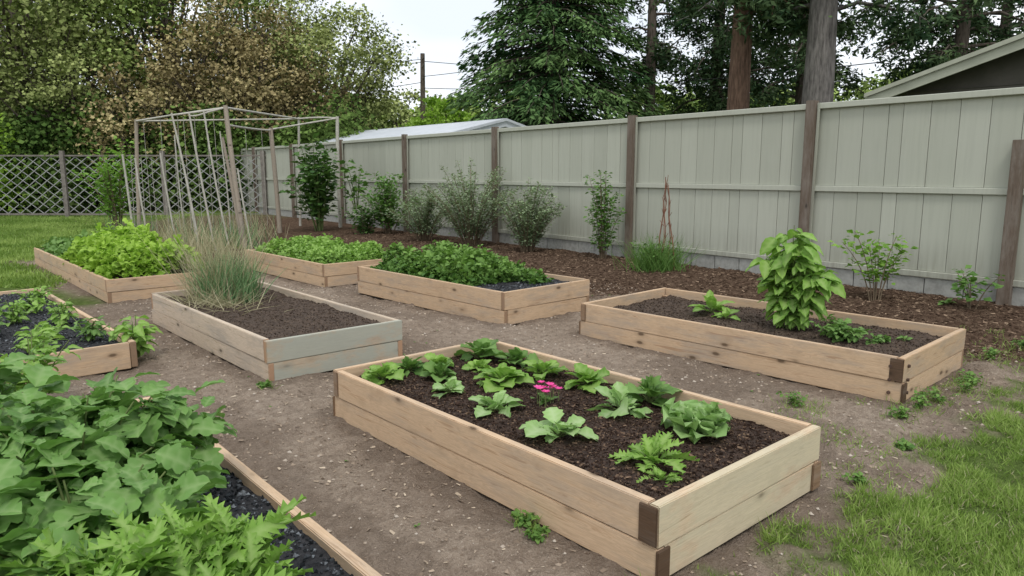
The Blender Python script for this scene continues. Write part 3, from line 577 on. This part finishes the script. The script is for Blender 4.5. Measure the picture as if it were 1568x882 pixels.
tree('birch_tree',S(38,-3.4),5.9,2.2,.15,40,180,.17,G_YEL,M_BARK,.1,7)
tree('alder_tree',S(58,-8.4),8.0,4.2,.25,50,160,.3,G_OLIVE,M_BARK,.1,8)
tree('alder_tree',S(56,-12.5),8.5,4,.25,50,160,.3,G_TREE,M_BARK,.1,18)
def band(name,pts,h,w,n,ls,mat,seed=0):
    rg=np.random.default_rng(seed); A=Acc(); pts=np.array(pts); nseg=len(pts)-1; t=rg.random(n)*nseg; i=np.minimum(t.astype(int),nseg-1); f=(t-i)[:,None]; p=pts[i]*(1-f)+pts[i+1]*f
    off=rg.normal(0,w/2.2,(n,2)); s=t*6; hh=h*(.5+.9*vn(s+seed,s*0+off[:,0]*.15)); z=hh*rg.random(n)**.6*np.clip(1.2-.35*np.hypot(off[:,0],off[:,1])/w,0.2,1)
    clump=vn(p[:,0]*1.3+off[:,0],p[:,1]*1.3+z*1.2); inst(A,RHW,np.column_stack([p+off,z]),rdir(n,-.7,.5,rg),nrm(rdir(n,-1,1,rg)+np.array([0,0,.6])),ls*rg.uniform(.6,1.3,n),np.clip(clump*1.3-.2+rg.normal(0,.12,n),0,1)); return A.build(name,[mat])
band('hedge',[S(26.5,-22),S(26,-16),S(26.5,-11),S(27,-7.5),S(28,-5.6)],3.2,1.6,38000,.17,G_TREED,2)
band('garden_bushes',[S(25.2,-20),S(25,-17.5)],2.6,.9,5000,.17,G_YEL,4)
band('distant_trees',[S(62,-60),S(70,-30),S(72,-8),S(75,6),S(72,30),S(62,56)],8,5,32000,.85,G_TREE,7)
def spruce(name,base,H,R,z0,seed=0):
    rg=np.random.default_rng(seed); A=Acc(); b=np.array([*base,0.]); tube(A,[b,b+[0,0,H*.5],b+[0,0,H]],[.32,.2,.02],8,0); P=[];D=[];T=[]
    z=z0
    while z<H-.2:
        k=(1-(z-z0)/(H-z0)); L0=R*k**.85; nb=int(9+5*k)
        for j in range(nb):
            a=rg.uniform(0,6.28); L=L0*rg.uniform(.72,1.12); u=np.array([math.cos(a),math.sin(a),0]); zz=z+rg.uniform(-.2,.2)
            e=b+u*L+[0,0,zz-L*.22]; m=b+u*L*.55+[0,0,zz+L*.04]; c=curve3(b+[0,0,zz],m,e,6); tube(A,c,np.linspace(.045,.008,6),4,0)
            n=int(50+60*L/R*2.6); t=rg.random(n)**.6; tt=t[:,None]; p=(1-tt)**2*(b+[0,0,zz])+2*tt*(1-tt)*m+tt**2*e
            v=np.array([-u[1],u[0],0]); lat=rg.normal(0,1,n)*(.12+.22*L*(1-t)*(t>.15))*.8
            p=p+v*lat[:,None]+np.array([0,0,1])*(-np.abs(lat)*.35+rg.normal(-.06,.1,n))[:,None]
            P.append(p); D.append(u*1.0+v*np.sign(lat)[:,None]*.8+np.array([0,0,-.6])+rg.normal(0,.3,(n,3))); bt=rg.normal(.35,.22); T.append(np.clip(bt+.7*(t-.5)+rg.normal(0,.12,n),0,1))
        z+=.30+.05*k
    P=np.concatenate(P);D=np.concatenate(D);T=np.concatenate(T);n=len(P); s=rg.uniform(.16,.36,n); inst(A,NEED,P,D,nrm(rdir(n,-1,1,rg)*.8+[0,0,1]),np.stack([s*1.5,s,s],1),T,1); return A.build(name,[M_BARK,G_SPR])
spruce('spruce_tree',S(28,1.55),14.8,4.8,1.6,1)
def pine(name,base,H,R,tr,z0,bark,seed=0,nb=60,lm=G_PINE,lean=0,per=28,az=None):
    rg=np.random.default_rng(seed); A=Acc(); b=np.array([*base,0.]); zs=np.linspace(0,1,9)[:,None]; c=b+zs*np.array([lean,0,H])+np.sin(zs*5+seed)*np.array([.12,.1,0]); tube(A,c,np.linspace(tr*1.12,tr*.35,9),14,0); P=[];D=[];T=[]
    for k in range(nb):
        zz=z0+(H-z0)*rg.random()**1.0; a=rg.uniform(0,6.28); L=R*rg.uniform(.45,1.1)*(1-.4*(zz-z0)/(H-z0)); u=np.array([math.cos(a),math.sin(a),0]); s=b+[lean*zz/H,0,zz]; e=s+u*L+[0,0,-L*rg.uniform(.05,.4)]; m=s+u*L*.5+[0,0,L*.15]
        cc=curve3(s,m,e,7)+rg.normal(0,.04,(7,3)); tube(A,cc,np.linspace(.07,.012,7),5,0)
        for q in range(int(8+L*3)):
            t=rg.uniform(.25,1.05); p0=(1-t)**2*s+2*t*(1-t)*m+t*t*e; off=rg.normal(0,.28,3)*[1,1,.5]*(1.3-t*.4); p1=p0+off+[0,0,-rg.uniform(0,.4)]; tube(A,[p0,p1],.01,3,0)
            n=per; P.append(p1+rg.normal(0,.17,(n,3))*[1,1,.8]+[0,0,-.06]); D.append(rdir(n,-1,.3,rg)); T.append(np.clip(rg.normal(.4,.22)+rg.normal(0,.15,n),0,1))
    P=np.concatenate(P);D=np.concatenate(D);T=np.concatenate(T);n=len(P); s=rg.uniform(.12,.28,n); inst(A,NEED,P,D,rdir(n,-1,1,rg),np.stack([s*1.8,s,s],1),T,1); return A.build(name,[bark,lm])
pine('pine_tree',S(22,6.75),15,3.4,.34,5.9,M_BARKR,2,36)
pine('pine_tree',S(20,8.25),15,3.4,.42,5.6,M_BARKG,3,36)
pine('pine_tree',S(28,11.0),14,3.9,.3,3.2,M_BARK,4,46)
pine('pine_tree',S(31,8.6),15,3.6,.3,4.2,M_BARK,6,44)
pine('pine_tree',S(30,5.6),14,2.6,.25,5.2,M_BARK,16,26)
pine('pine_tree',S(26,15.6),13,3.6,.3,4.4,M_BARK,8,36)
pine('pine_tree',S(31,20.5),14,4.2,.3,3.8,M_BARK,11,40)
tree('alder_tree',S(40,22.5),8.5,4.0,.25,50,150,.26,G_TREE,M_BARK,.2,12)
tree('alder_tree',S(40,10.5),5.6,3.4,.2,40,140,.26,G_TREED,M_BARK,.1,13)
tree('alder_tree',S(42,16.5),6.8,4.0,.2,45,140,.28,G_TREE,M_BARK,.1,14)
# ---------------------------------------------------------------- buildings behind
def house(name,x0,x1,y0,y1,ze,zr,ov,mats,rt=.16,wall_t=.02):
    e=empty(name,((x0+x1)/2,(y0+y1)/2,0)); w=(x1-x0)/2;l=(y1-y0)/2
    A=Acc()
    V=[(-w,-l,-.2),(w,-l,-.2),(w,l,-.2),(-w,l,-.2),(-w,-l,ze),(w,-l,ze),(w,l,ze),(-w,l,ze),(-w,0,zr),(w,0,zr)]
    A.add(V,[(0,1,5,4),(2,3,7,6)]); A.add(V,[(0,4,8,7,3),(1,2,6,9,5)]); A.build('walls',[mats[0]],False,e)
    sl=(zr-ze)/l
    for s in (-1,1):
        A=Acc(); ye=s*(l+ov); zE=ze-sl*ov; W=w+ov; a=[(-W,0,zr+.05),(W,0,zr+.05),(W,ye,zE+.05),(-W,ye,zE+.05)]; V=a+[(p[0],p[1],p[2]+.07) for p in a]
        A.add(V,[(0,1,2,3),(4,7,6,5),(0,4,5,1),(1,5,6,2),(2,6,7,3),(3,7,4,0)]); A.build('roof_slope',[mats[1]],False,e)
        A=Acc()
        for sx in (-1,1):
            for (o,dz,hh) in ((.0,-.12,.16),(.05,.045,.075)):
                X0=sx*(W+o); X1=sx*(W+o+.035); V=[(x,y,z+dz+q) for (y,z) in ((0,zr),(ye*1.005,zE)) for x in (X0,X1) for q in (0,hh)]
                A.add(V,[(0,1,3,2),(4,6,7,5),(0,4,5,1),(2,3,7,6),(0,2,6,4),(1,5,7,3)])
        box(A,(0,ye+s*.02,zE-.03),(2*W,.04,.18)); A.build('fascia',[mats[2]],False,e)
    return e
h=house('ranch_house',14.9,24,-5.2,5.55,2.98,4.65,.5,(M_SIDE,M_SHING,M_FASC))
A=Acc(); 
for z in np.arange(.1,3.0,.22): box(A,(-4.56,0,z),(.02,10.7,.012))
for yy in (-2.5,1.5): box(A,(-4.57,yy,1.7),(.05,1.3,1.1),0,1); 
A.build('siding_and_windows',[M_SIDE,M_GLASS],False,h)
sh=house('garden_shed',-4.5,4.5,-2.1,2.1,2.45,2.95,.2,(M_PAINTW,M_PAINTW,M_PAINTW)); sh.location=(14.4,21.3,0); sh.rotation_euler=(0,0,math.pi/2)
ue=empty('utility_pole',(*S(40,-4.85),0),-HD+.5)
A=Acc(); tube(A,[(0,0,0),(0,0,4),(0.05,0,7.8)],[.17,.15,.12],10,cap=True); A.build('pole',[M_BARK],parent=ue)
A=Acc()
for zz in (7.5,7.1,6.5): tube(A,[(0,-.1,zz),(0,-.3,zz+.03),(0,-.32,zz+.14)],.035,6,cap=True)
A.build('insulators',[M_BARKG],parent=ue)
A=Acc(); c0=np.array([*S(40,-4.85),0.])
for (dz,e) in ((7.5,(*S(44,-24),7.5)),(7.35,(*S(43,-22),7.0)),(6.6,(*S(30,10),8.0)),(6.0,(*S(24,12),5.0)),(7.4,(*S(60,20),9.5)),(6.3,(*S(36,-14),5.6))):
    a=c0+[0,0,dz]; e=np.array(e,float); tube(A,curve3(a,(a+e)/2-[0,0,.7],e,14),.018,4)
A.build('power_lines',[M_WIRE])
# ---------------------------------------------------------------- world, sun, camera
w=bpy.data.worlds.new('World'); scene.world=w; w.use_nodes=True; nt=w.node_tree; bg=nt.nodes['Background']
EL,AZ=math.radians(58),math.radians(215)
sky=nt.nodes.new('ShaderNodeTexSky'); sky.sky_type='NISHITA'; sky.sun_disc=False; sky.sun_elevation=EL; sky.sun_rotation=AZ; sky.dust_density=3
tc=nt.nodes.new('ShaderNodeTexCoord'); mp=nt.nodes.new('ShaderNodeMapping'); mp.inputs['Scale'].default_value=(1,1,3); nz=nt.nodes.new('ShaderNodeTexNoise'); nz.inputs['Scale'].default_value=2.2; nz.inputs['Detail'].default_value=3
nt.links.new(tc.outputs['Generated'],mp.inputs[0]); nt.links.new(mp.outputs[0],nz.inputs['Vector'])
rp=nt.nodes.new('ShaderNodeValToRGB'); rp.color_ramp.elements[0].position=.35; rp.color_ramp.elements[0].color=(.67,.72,.79,1); rp.color_ramp.elements[1].position=.65; rp.color_ramp.elements[1].color=(.96,.98,1,1); nt.links.new(nz.outputs['Fac'],rp.inputs[0])
mul=nt.nodes.new('ShaderNodeMix'); mul.data_type='RGBA'; mul.blend_type='MULTIPLY'; mul.inputs[0].default_value=1; nt.links.new(rp.outputs[0],mul.inputs[6]); mul.inputs[7].default_value=(9.9,9.9,9.9,1)
mx=nt.nodes.new('ShaderNodeMix'); mx.data_type='RGBA'; mx.inputs[0].default_value=.92; nt.links.new(sky.outputs[0],mx.inputs[6]); nt.links.new(mul.outputs[2],mx.inputs[7])
nt.links.new(mx.outputs[2],bg.inputs[0]); bg.inputs[1].default_value=.145
sd=bpy.data.lights.new('sun','SUN'); sd.energy=1.5; sd.angle=math.radians(12); sd.color=(1,.975,.94); so=bpy.data.objects.new('sun',sd); link(so)
dirv=Vector((math.sin(AZ)*math.cos(EL),math.cos(AZ)*math.cos(EL),math.sin(EL))); so.rotation_euler=dirv.to_track_quat('Z','Y').to_euler(); so.location=(0,0,20)
cam=bpy.data.cameras.new('camera'); co=bpy.data.objects.new('camera',cam); link(co); co.location=(0,0,1.45); co.rotation_euler=(math.radians(90-9.1),0,-HD); cam.lens=25.2; cam.sensor_width=36; cam.clip_end=2000; cam.clip_start=.05
scene.camera=co
scene.view_settings.view_transform='Standard'; scene.view_settings.look='None'; scene.view_settings.exposure=0
